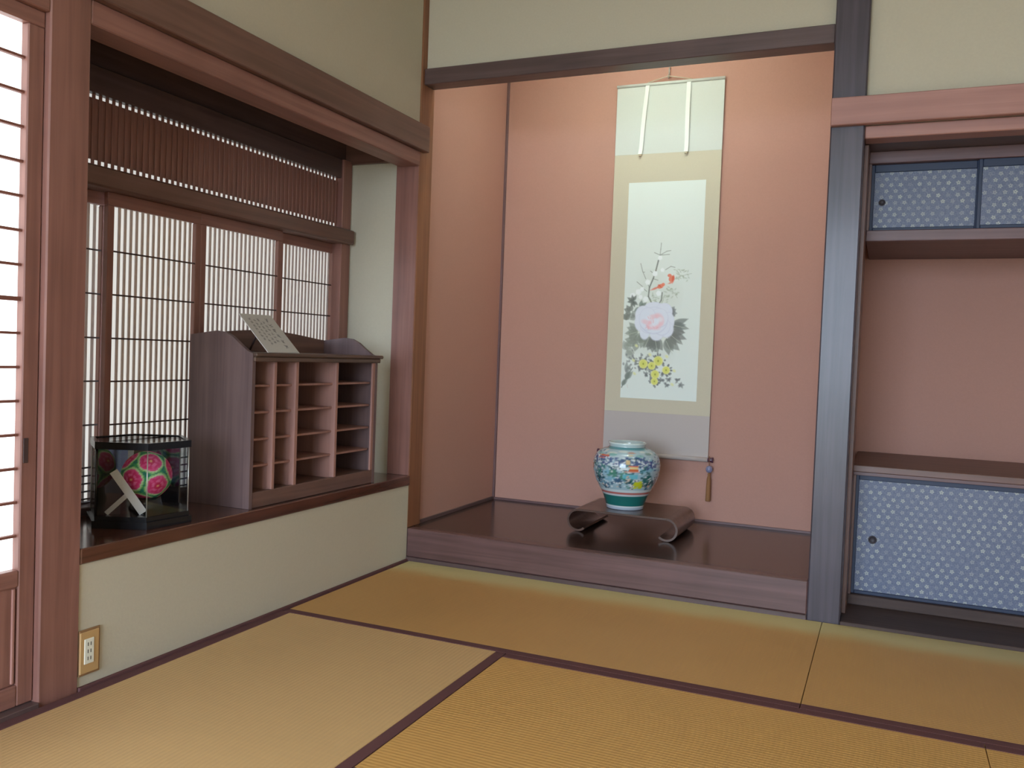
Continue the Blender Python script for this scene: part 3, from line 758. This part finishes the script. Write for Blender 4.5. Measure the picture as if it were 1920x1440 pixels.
for (o_, i_) in ((ro, ri), (lo_, li)):
    V, F = [], []
    n = len(o_)
    for y in (SY0, SY1):
        V += [(p[0], y, p[1]) for p in o_] + [(p[0], y, p[1]) for p in i_]
    for i in range(n - 1):
        F += [(i, i + 1, 2 * n + i + 1, 2 * n + i), (n + i, 3 * n + i, 3 * n + i + 1, n + i + 1), (i, n + i, n + i + 1, i + 1), (2 * n + i, 2 * n + i + 1, 3 * n + i + 1, 3 * n + i)]
    F += [(0, 2 * n, 3 * n, n), (n - 1, 2 * n - 1, 4 * n - 1, 3 * n - 1)]
    o = mesh_obj('rolled_end', V, F, MT['stand'], std, None, True)
    bm = bmesh.new(); bm.from_mesh(o.data); bmesh.ops.recalc_face_normals(bm, faces=bm.faces[:]); bm.to_mesh(o.data); bm.free()
    o.data.set_sharp_from_angle(angle=math.radians(40))

VX, VY, VZ = 0.872, 0.555, ztop
vh = 0.315
vp = [(0.0005, 0.004), (0.080, 0.004), (0.083, 0.0), (0.0885, 0.002), (0.0885, 0.012), (0.091, 0.016), (0.100, 0.045), (0.112, 0.075), (0.126, 0.100), (0.142, 0.130), (0.154, 0.165), (0.1595, 0.195), (0.159, 0.220), (0.152, 0.245), (0.138, 0.266), (0.116, 0.281), (0.096, 0.288), (0.087, 0.292), (0.0845, 0.298), (0.087, 0.304), (0.0905, 0.310), (0.0900, 0.314), (0.084, 0.315), (0.079, 0.310), (0.077, 0.300), (0.080, 0.290), (0.110, 0.270), (0.140, 0.235), (0.145, 0.195), (0.125, 0.120), (0.085, 0.03), (0.0005, 0.025)]
pp = np.array(vp)
# resample: dense on the outer painted surface
seg = []
tcum = np.concatenate([[0], np.cumsum(np.hypot(*np.diff(pp, axis=0).T))])
NV = 170
ts = np.linspace(0, tcum[-1], NV)
def cr(t):
    i = min(max(np.searchsorted(tcum, t) - 1, 0), len(pp) - 2)
    f = (t - tcum[i]) / max(1e-9, tcum[i + 1] - tcum[i])
    p0, p1, p2, p3 = pp[max(i - 1, 0)], pp[i], pp[i + 1], pp[min(i + 2, len(pp) - 1)]
    c = 0.5 * ((2 * p1) + (-p0 + p2) * f + (2 * p0 - 5 * p1 + 4 * p2 - p3) * f ** 2 + (-p0 + 3 * p1 - 3 * p2 + p3) * f ** 3)
    return np.maximum(c, [0.0004, 0.0])
prof = np.array([cr(t) for t in ts])
NA = 300
vc = Canvas(NA, 220, L(160, 188, 196))     # painted bands: column = angle, row = height on the body (0 foot .. 219 lip)
def hr(z): return z / vh * 219
fa = math.atan2(-3.46 - VY, 2.0 - VX)       # side that faces the room
def ac(d): return ((fa + d) % (2 * math.pi)) / (2 * math.pi) * NA
def wrap(fn):
    for s in (-NA, 0, NA): fn(s)
teal = L(46, 116, 112); dteal = L(24, 78, 84); navy = L(50, 62, 122); sky = L(150, 190, 206); pale = L(222, 230, 230)
rv = random.Random(5)
def blob(d, z, ra, rz, c, al=0.9, rot=0):
    wrap(lambda s: vc.ell(ac(d) + s, hr(z), ra, rz, c, al, rot))
for k in range(70):       # broad landscape washes
    blob(rv.uniform(-3.14, 3.14), rv.uniform(0.11, 0.25), rv.uniform(8, 20), rv.uniform(4, 10), rv.choice([sky, pale, L(120, 176, 196), L(186, 200, 204), L(112, 190, 200)]), 0.7, rv.uniform(-.2, .2))
for k in range(84):       # trees, rocks
    d0, z0 = rv.uniform(-3.14, 3.14), rv.uniform(0.115, 0.24)
    c0 = rv.choice([teal, dteal, L(70, 134, 112), L(58, 92, 120), L(38, 98, 96)])
    for j in range(16):
        blob(d0 + rv.gauss(0, 0.09), z0 + rv.gauss(0, 0.011), rv.uniform(1.4, 3.4), rv.uniform(1.5, 4), c0, 0.85, rv.uniform(0, 3))
    for j in range(5):
        blob(d0 + rv.gauss(0, 0.1), z0 + rv.gauss(0, 0.012), rv.uniform(1, 2.2), rv.uniform(1, 2.5), pale, 0.85)
for k in range(34):       # people and stones near the lower bank
    d0, z0 = rv.uniform(-3.14, 3.14), rv.uniform(0.112, 0.15)
    for j in range(8):
        blob(d0 + rv.gauss(0, 0.05), z0 + rv.gauss(0, 0.008), rv.uniform(1, 2.4), rv.uniform(1.5, 3.2), rv.choice([dteal, L(34, 60, 74), pale, L(214, 190, 170), L(40, 84, 92)]), 0.9)
for k in range(17):       # blue foliage on the shoulder
    d0 = -3.14 + 6.28 * k / 17 + rv.uniform(-.15, .15); z0 = rv.uniform(0.215, 0.250)
    c0 = rv.choice([navy, L(40, 74, 126), L(64, 84, 128)])
    for j in range(26):
        blob(d0 + rv.gauss(0, 0.15), z0 + rv.gauss(0, 0.012), rv.uniform(1.2, 3), rv.uniform(1.5, 3.5), c0, 0.9, rv.uniform(0, 3))
    for j in range(9):
        blob(d0 + rv.gauss(0, 0.14), z0 + rv.gauss(0, 0.011), rv.uniform(0.9, 1.7), rv.uniform(1.2, 2.2), pale, 0.9)
for k in range(40):       # cloud scrolls round the neck
    blob(rv.uniform(-3.14, 3.14), rv.uniform(0.255, 0.284), rv.uniform(4, 9), rv.uniform(2, 4.5), rv.choice([L(196, 186, 148), sky, L(120, 176, 170), L(206, 214, 206), L(90, 140, 130), L(186, 120, 84)]), 0.75)
def vrect(d0, d1, z0, z1, c, al=1):
    a0, a1 = ac(d0), ac(d1)
    if a1 < a0: a1 += NA
    wrap(lambda s: vc.rect(a0 + s, a1 + s, hr(z0), hr(z1), c, al))
vrect(0.06, 0.36, 0.215, 0.222, L(206, 96, 70)); vrect(0.10, 0.34, 0.205, 0.214, L(216, 192, 130)); vrect(0.08, 0.36, 0.194, 0.204, L(198, 96, 60)); vrect(-0.05, 0.40, 0.188, 0.192, L(226, 160, 140))
vrect(-0.10, 0.35, 0.160, 0.180, L(96, 182, 196), 0.85); vrect(-0.02, 0.10, 0.226, 0.245, L(222, 190, 130), 0.8)
vrect(-0.95, -0.60, 0.255, 0.263, L(196, 98, 70), 0.9); vrect(-1.05, -0.75, 0.245, 0.25, L(206, 110, 80), 0.8); vrect(-1.6, -1.3, 0.19, 0.215, L(198, 96, 60), .8)
for k in range(16):
    blob(0.42 + rv.gauss(0, 0.07), 0.128 + rv.gauss(0, 0.008), 3.6, 4.2, L(196, 200, 40), 0.9)
for k in range(12):
    blob(0.06 + rv.gauss(0, 0.06), 0.145 + rv.gauss(0, 0.012), 1.8, 3, L(36, 76, 84), 0.9); blob(0.05 + rv.gauss(0, .03), 0.155 + rv.gauss(0, .008), 1.6, 2.2, L(216, 196, 176), .9)
# bands round the foot and neck
for (z0, z1, c) in ((-0.01, 0.0135, L(168, 180, 194)), (0.0135, 0.020, L(220, 230, 230)), (0.020, 0.072, L(30, 104, 100)), (0.072, 0.078, L(206, 216, 218)), (0.078, 0.090, L(182, 96, 88)), (0.090, 0.100, L(204, 216, 216)), (0.2865, 0.297, L(80, 140, 146)), (0.297, 0.33, L(186, 206, 206))):
    vc.rect(-5, NA + 5, hr(z0), hr(z1), c)
V, F, Cc = [], [], []
nout = None
ztopi = int(np.argmax(prof[:, 1]))
for i, (r, z) in enumerate(prof):
    for k in range(NA):
        t = 2 * math.pi * k / NA
        V.append((VX + r * math.cos(t), VY + r * math.sin(t), VZ + z))
    row = min(219, max(0, int(round(hr(z)))))
    Cc.append(vc.a[row, :, :] if (i <= ztopi + 1) else np.tile(np.array(L(186, 204, 204)), (NA, 1)))
idx = np.arange(NV - 1)[:, None] * NA + np.arange(NA)[None]; nx = np.arange(NV - 1)[:, None] * NA + (np.arange(NA)[None] + 1) % NA
F = [tuple(f) for f in np.stack([idx, nx, nx + NA, idx + NA], -1).reshape(-1, 4).tolist()]
vase = thing('porcelain_jar', (VX, VY, VZ), 'rounded porcelain jar painted with a blue and green landscape on the dark stand', 'jar')
vo = mesh_obj('body', V, F, MT['porcelain'], vase, None, True)
set_paint(vo.data, np.concatenate(Cc))
rim = lathe('rim', [(0.0800, VZ + 0.3135), (0.0842, VZ + 0.3165), (0.0895, VZ + 0.3158), (0.0918, VZ + 0.3118), (0.0900, VZ + 0.308)], VX, VY, 'bead', vase, 64)
rim.data.materials.clear(); rim.data.materials.append(plain('pale_celadon_glaze', L(198, 214, 212), 0.15, 0.5, coat=0.5))
rim.data.polygons.foreach_set('use_smooth', [True] * len(rim.data.polygons))
bm = bmesh.new(); bm.from_mesh(rim.data)
bmesh.ops.delete(bm, geom=[f for f in bm.faces if len(f.verts) > 4], context='FACES_ONLY'); bm.to_mesh(rim.data); bm.free()

# ================================================================== PIGEONHOLE CABINET ON THE LEDGE
LZ = 0.3925
bx0, bx1, by0, by1 = -0.300, -0.018, -1.068, -0.268     # back, front, near, far
cab = thing('pigeonhole_cabinet', ((bx0 + bx1) / 2, (by0 + by1) / 2, LZ), 'worn brown wooden cabinet of small open compartments on the window ledge', 'cabinet')
side = [(bx0, LZ), (bx1, LZ), (bx1, 0.936), (bx1 - 0.022, 0.944), (bx1 - 0.055, 0.966), (bx1 - 0.090, 0.992), (bx1 - 0.125, 1.008), (bx1 - 0.165, 1.012), (bx0, 0.996)]
prism('side_panel', side, 'y', by0, by0 + 0.016, 'box', cab)
prism('side_panel', side, 'y', by1 - 0.016, by1, 'box', cab)
back = [(by0 + 0.016, LZ), (by1 - 0.016, LZ)]
for i in range(17):
    t = i / 16; y = by1 - 0.016 + (by0 - by1 + 0.032) * t
    back.append((y, 0.998 + 0.028 * math.sin(math.pi * t) ** 1.2))
prism('back_panel', back, 'x', bx0, bx0 + 0.012, 'box_x', cab)
box('top_board', bx0 + 0.012, bx1 + 0.014, by0 + 0.004, by1 + 0.026, 0.926, 0.940, 'box_top', cab, 0.004)
box('top_moulding', bx1 - 0.004, bx1 + 0.008, by0 + 0.004, by1 + 0.012, 0.908, 0.926, 'box_top', cab, 0.003)
box('plinth', bx1 - 0.020, bx1 - 0.001, by0 + 0.016, by1 - 0.016, LZ, 0.448, 'box_x', cab, 0.002)
box('bottom_board', bx0 + 0.012, bx1 - 0.020, by0 + 0.016, by1 - 0.016, 0.430, 0.444, 'box_x', cab, 0.001)
divs = [-0.938, -0.812, -0.556]
for k, y in enumerate(divs):
    wd = 0.0075 if k != 1 else 0.0085
    box('divider', bx0 + 0.012, bx1 - 0.004, y - wd, y + wd, 0.444, 0.926, 'box_in', cab, 0.001)
box('front_strip', bx1 - 0.010, bx1 - 0.001, by1 - 0.034, by1 - 0.016, 0.448, 0.908, 'box_in', cab, 0.001)
edges = [by0 + 0.016] + divs + [by1 - 0.016]
for a, b_ in zip(edges[:-1], edges[1:]):
    for z in (0.538, 0.632, 0.728, 0.823):
        box('shelf', bx0 + 0.012, bx1 - 0.022, a + 0.006, b_ - 0.006, z - 0.005, z + 0.003, 'box_in', cab, 0.001)

# card leaning on the cabinet top
cd = thing('notice_card', (-0.09, -0.895, 0.940), 'pale card with brush writing leaning on top of the pigeonhole cabinet', 'card')
tlc, trc = np.array((-0.160, -0.980, 1.078)), np.array((-0.160, -0.806, 1.080))
blc, brc = np.array((-0.022, -0.982, 0.9415)), np.array((-0.022, -0.803, 0.9415))
cc = Canvas(110, 120, L(190, 187, 179))
rc = random.Random(3)
def glyph(x, y, s, c):
    for k in range(rc.randint(4, 6)):
        if rc.random() < .5: cc.line([(x - s * rc.uniform(.2, .5), y + rc.uniform(-.45, .45) * s), (x + s * rc.uniform(.2, .5), y + rc.uniform(-.45, .45) * s)], 1.4, c, 0.75)
        else: cc.line([(x + rc.uniform(-.4, .4) * s, y - s * rc.uniform(.2, .5)), (x + rc.uniform(-.4, .4) * s, y + s * rc.uniform(.2, .5))], 1.4, c, 0.75)
for (x, n, s, y0) in ((80, 6, 13, 18), (64, 6, 9, 26), (50, 7, 9, 18), (36, 8, 8, 20), (22, 7, 8, 16)):
    for i in range(n):
        glyph(x, y0 + i * s * 1.28, s, L(96, 92, 92) if s > 10 else L(128, 124, 120))
painted_sheet('written_face', tlc, trc, blc, cc, 'card', cd)
nrm = np.cross(trc - tlc, blc - tlc); nrm /= np.linalg.norm(nrm)
if nrm[0] < 0: nrm = -nrm
off = -nrm * 0.003
V = [tlc - nrm * 0.0004, trc - nrm * 0.0004, brc - nrm * 0.0004, blc - nrm * 0.0004, tlc + off, trc + off, brc + off, blc + off]
mesh_obj('board', V, [(0, 1, 2, 3), (7, 6, 5, 4), (0, 4, 5, 1), (1, 5, 6, 2), (2, 6, 7, 3), (3, 7, 4, 0)], MT['whitewood'], cd)
tube('prop', [(-0.130, -0.893, 1.043), (-0.182, -0.893, 0.943)], 0.004, 'cross', cd, 8)

# ================================================================== GLASS CASE WITH THE THREAD BALL
cx, cy, R6 = -0.175, -1.402, 0.155
a0 = math.radians(-35.8)
def hexv(r, k): return (cx + r * math.cos(a0 + k * math.pi / 3), cy + r * math.sin(a0 + k * math.pi / 3))
CZ0, CZ1 = LZ, 0.655
case = thing('display_case', (cx, cy, CZ0), 'six sided glass display case with black rims beside the cabinet on the ledge', 'display case')
def hexprism(name, r, z0, z1, mat):
    return prism(name, [hexv(r, k) for k in range(6)], 'z', z0, z1, mat, case)
hexprism('base', R6 + 0.012, CZ0, CZ0 + 0.022, 'black')
hexprism('base_step', R6 + 0.003, CZ0 + 0.022, CZ0 + 0.036, 'black')
# top: black ring with a glass lid
V, F = [], []
for z in (CZ1 - 0.022, CZ1):
    for r in (R6 + 0.006, R6 - 0.010):
        for k in range(6): V.append((*hexv(r, k), z))
for k in range(6):
    j = (k + 1) % 6
    F += [(k, j, 12 + j, 12 + k), (6 + j, 6 + k, 18 + k, 18 + j), (12 + k, 12 + j, 18 + j, 18 + k), (j, k, 6 + k, 6 + j)]
mesh_obj('top_rim', V, F, MT['black'], case)
hexprism('top_glass', R6 - 0.010, CZ1 - 0.006, CZ1 - 0.003, 'glass')
def pane(k, mat, name):
    p, q = np.array(hexv(R6 - 0.001, k)), np.array(hexv(R6 - 0.001, k + 1)); p2, q2 = np.array(hexv(R6 - 0.004, k)), np.array(hexv(R6 - 0.004, k + 1))
    z0, z1 = CZ0 + 0.036, CZ1 - 0.022
    V = [(*p, z0), (*q, z0), (*q2, z0), (*p2, z0), (*p, z1), (*q, z1), (*q2, z1), (*p2, z1)]
    return mesh_obj(name, V, [(0, 3, 2, 1), (4, 5, 6, 7), (0, 1, 5, 4), (1, 2, 6, 5), (2, 3, 7, 6), (3, 0, 4, 7)], MT[mat], case)
for k in range(6):
    pane(k, 'mirror' if k in (2, 3) else 'glass', 'mirror_pane' if k in (2, 3) else 'glass_pane')
for k in range(6):
    x, y = hexv(R6 - 0.001, k)
    tube('edge_strip', [(x, y, CZ0 + 0.034), (x, y, CZ1 - 0.02)], 0.0018 if k != 5 else 0.004, 'steel' if k != 5 else 'black', case, 6)

bz, br = 0.536, 0.077
bcx, bcy = cx + 0.012, cy + 0.016
ball = thing('thread_ball', (bcx, bcy, bz - br), 'embroidered pink and green thread ball inside the glass case', 'ball')
na, nb = 120, 80
cen = []
ph = (1 + 5 ** .5) / 2
for s1 in (-1, 1):
    for s2 in (-1, 1):
        cen += [(0, s1, s2 * ph), (s1, s2 * ph, 0), (s2 * ph, 0, s1)]
cen = np.array(cen) / math.sqrt(1 + ph * ph)
# turn one face of three blossoms towards the room
d = np.array([2.0 - bcx, -3.46 - bcy, 0.35]); d /= np.linalg.norm(d)
t0 = np.array((0, 1, ph)); tri = None
for i in range(12):
    for j in range(i + 1, 12):
        for k in range(j + 1, 12):
            if cen[i] @ cen[j] > .4 and cen[j] @ cen[k] > .4 and cen[i] @ cen[k] > .4 and tri is None: tri = (i, j, k)
fc = cen[list(tri)].sum(0); fc /= np.linalg.norm(fc)
up_ = cen[tri[0]] - fc * (cen[tri[0]] @ fc); up_ /= np.linalg.norm(up_)
A = np.stack([fc, up_, np.cross(fc, up_)], 1)
zu = np.array((0, 0, 1.)) - d * d[2]; zu /= np.linalg.norm(zu)
rt = np.cross(d, zu); zu = math.cos(-.25) * zu + math.sin(-.25) * rt; 
Bm = np.stack([d, zu, np.cross(d, zu)], 1)
cen = (Bm @ A.T @ cen.T).T
V, F, Cc = [], [], []
for j in range(nb + 1):
    la = -math.pi / 2 + math.pi * j / nb
    for i in range(na):
        lo2 = 2 * math.pi * i / na
        V.append((math.cos(la) * math.cos(lo2), math.cos(la) * math.sin(lo2), math.sin(la)))
D = np.array(V); dots = np.clip(D @ cen.T, -1, 1); near = np.argmax(dots, 1); ang = np.degrees(np.arccos(dots[np.arange(len(D)), near]))
tang = D - cen[near] * dots[np.arange(len(D)), near][:, None]
ref = np.cross(cen[near], [0.3, 0.5, 0.81]); th_ = np.arctan2((np.cross(cen[near], ref) * tang).sum(1), (ref * tang).sum(1))
petr = 24 + 2.2 * np.abs(np.cos(2.5 * th_))
col = np.empty((len(D), 3)); col[:] = L(34, 128, 104)
def put(mask, c): col[mask] = np.array(c)
put(ang < petr + 5.5, L(150, 206, 120)); put(ang < petr + 3.0, L(206, 226, 178)); put(ang < petr, L(232, 84, 140))
put((ang < petr - 4) & (np.abs(np.sin(2.5 * th_)) > 0.35), L(222, 52, 112)); put((ang < 15) & (np.abs(np.sin(2.5 * th_ + .6)) > 0.5), L(238, 110, 156)); put(ang < 9, L(214, 44, 90)); put(ang < 3, L(238, 170, 120))
put((ang >= petr + 5.5) & (np.sin(th_ * 9) > 0.3), L(64, 160, 96))
V = [(bcx + br * p[0], bcy + br * p[1], bz + br * p[2]) for p in V]
for j in range(nb):
    for i in range(na):
        F.append((j * na + i, j * na + (i + 1) % na, (j + 1) * na + (i + 1) % na, (j + 1) * na + i))
bo = mesh_obj('embroidered_cover', V, F, MT['temari'], ball, None, True)
set_paint(bo.data, col)
rg = thing('ball_stand', (bcx, bcy, CZ0 + 0.036), 'small black ring stand under the thread ball', 'stand')
lathe('ring', [(0.050, CZ0 + 0.0365), (0.052, CZ0 + 0.040), (0.046, CZ0 + 0.055), (0.044, CZ0 + 0.0772), (0.040, CZ0 + 0.0767), (0.040, CZ0 + 0.0365)], bcx, bcy, 'black', rg, 36)

# slanted name strip inside the case
np_ = thing('name_strip', (-0.10, -1.50, CZ0 + 0.036), 'pale wooden name strip propped slantwise in front of the thread ball', 'name strip')
def bar(name, p, q, wd, tk, nrm, mat, parent):
    p, q = Vector(p), Vector(q); d = (q - p).normalized(); n = Vector(nrm); n = (n - d * n.dot(d)).normalized(); s = d.cross(n)
    V = []
    for e in (p, q):
        for (i, j) in ((-1, -1), (1, -1), (1, 1), (-1, 1)): V.append(tuple(e + s * wd / 2 * i + n * tk / 2 * j))
    return mesh_obj(name, V, [(3, 2, 1, 0), (4, 5, 6, 7), (0, 1, 5, 4), (1, 2, 6, 5), (2, 3, 7, 6), (3, 0, 4, 7)], MT[mat], parent)
viewd = (0.72, -0.69, 0.25)
bar('strip', (-0.157, -1.522, 0.564), (-0.0925, -1.464, 0.434), 0.024, 0.006, viewd, 'whitewood', np_)
bar('prop_leg', (-0.125, -1.496, 0.492), (-0.180, -1.525, 0.432), 0.014, 0.004, viewd, 'whitewood', np_)

# ================================================================== WALL SOCKET
so = thing('wall_socket', (0.0, -1.735, 0.036), 'tan wall socket with white outlets low on the beige wall by the post', 'socket')
box('rim', 0.0, 0.005, -1.769, -1.700, 0.036, 0.164, 'plateedge', so, 0.002)
box('plate', 0.003, 0.008, -1.7675, -1.706, 0.042, 0.158, 'plate', so, 0.0015)
ins = box('outlet_insert', 0.006, 0.010, -1.755, -1.724, 0.068, 0.138, 'socket', so, 0.001)
for zc in (0.083, 0.103, 0.123):
    for yc in (-1.744, -1.735):
        box('slot', 0.0095, 0.0104, yc - 0.0012, yc + 0.0012, zc - 0.005, zc + 0.005, 'slot', ins, 0)

# ================================================================== LAMP BEHIND THE ALCOVE BEAM
lm = thing('tube_lamp', (0.88, 0.16, 2.47), 'slim tube lamp fixed behind the beam of the picture alcove', 'lamp')
box('housing', 0.45, 1.31, 0.095, 0.125, 2.44, 2.52, 'white_cloth', lm, 0.003)
em = plain('lamp_tube_glass', (0.9, 0.9, 0.85), 0.4)
em.node_tree.nodes['Principled BSDF'].inputs['Emission Color'].default_value = (0.86, 0.98, 0.92, 1)
em.node_tree.nodes['Principled BSDF'].inputs['Emission Strength'].default_value = LAMP
MT['lamp'] = em
tube('tube', [(0.47, 0.150, 2.48), (1.29, 0.150, 2.48)], 0.014, 'lamp', lm, 16)
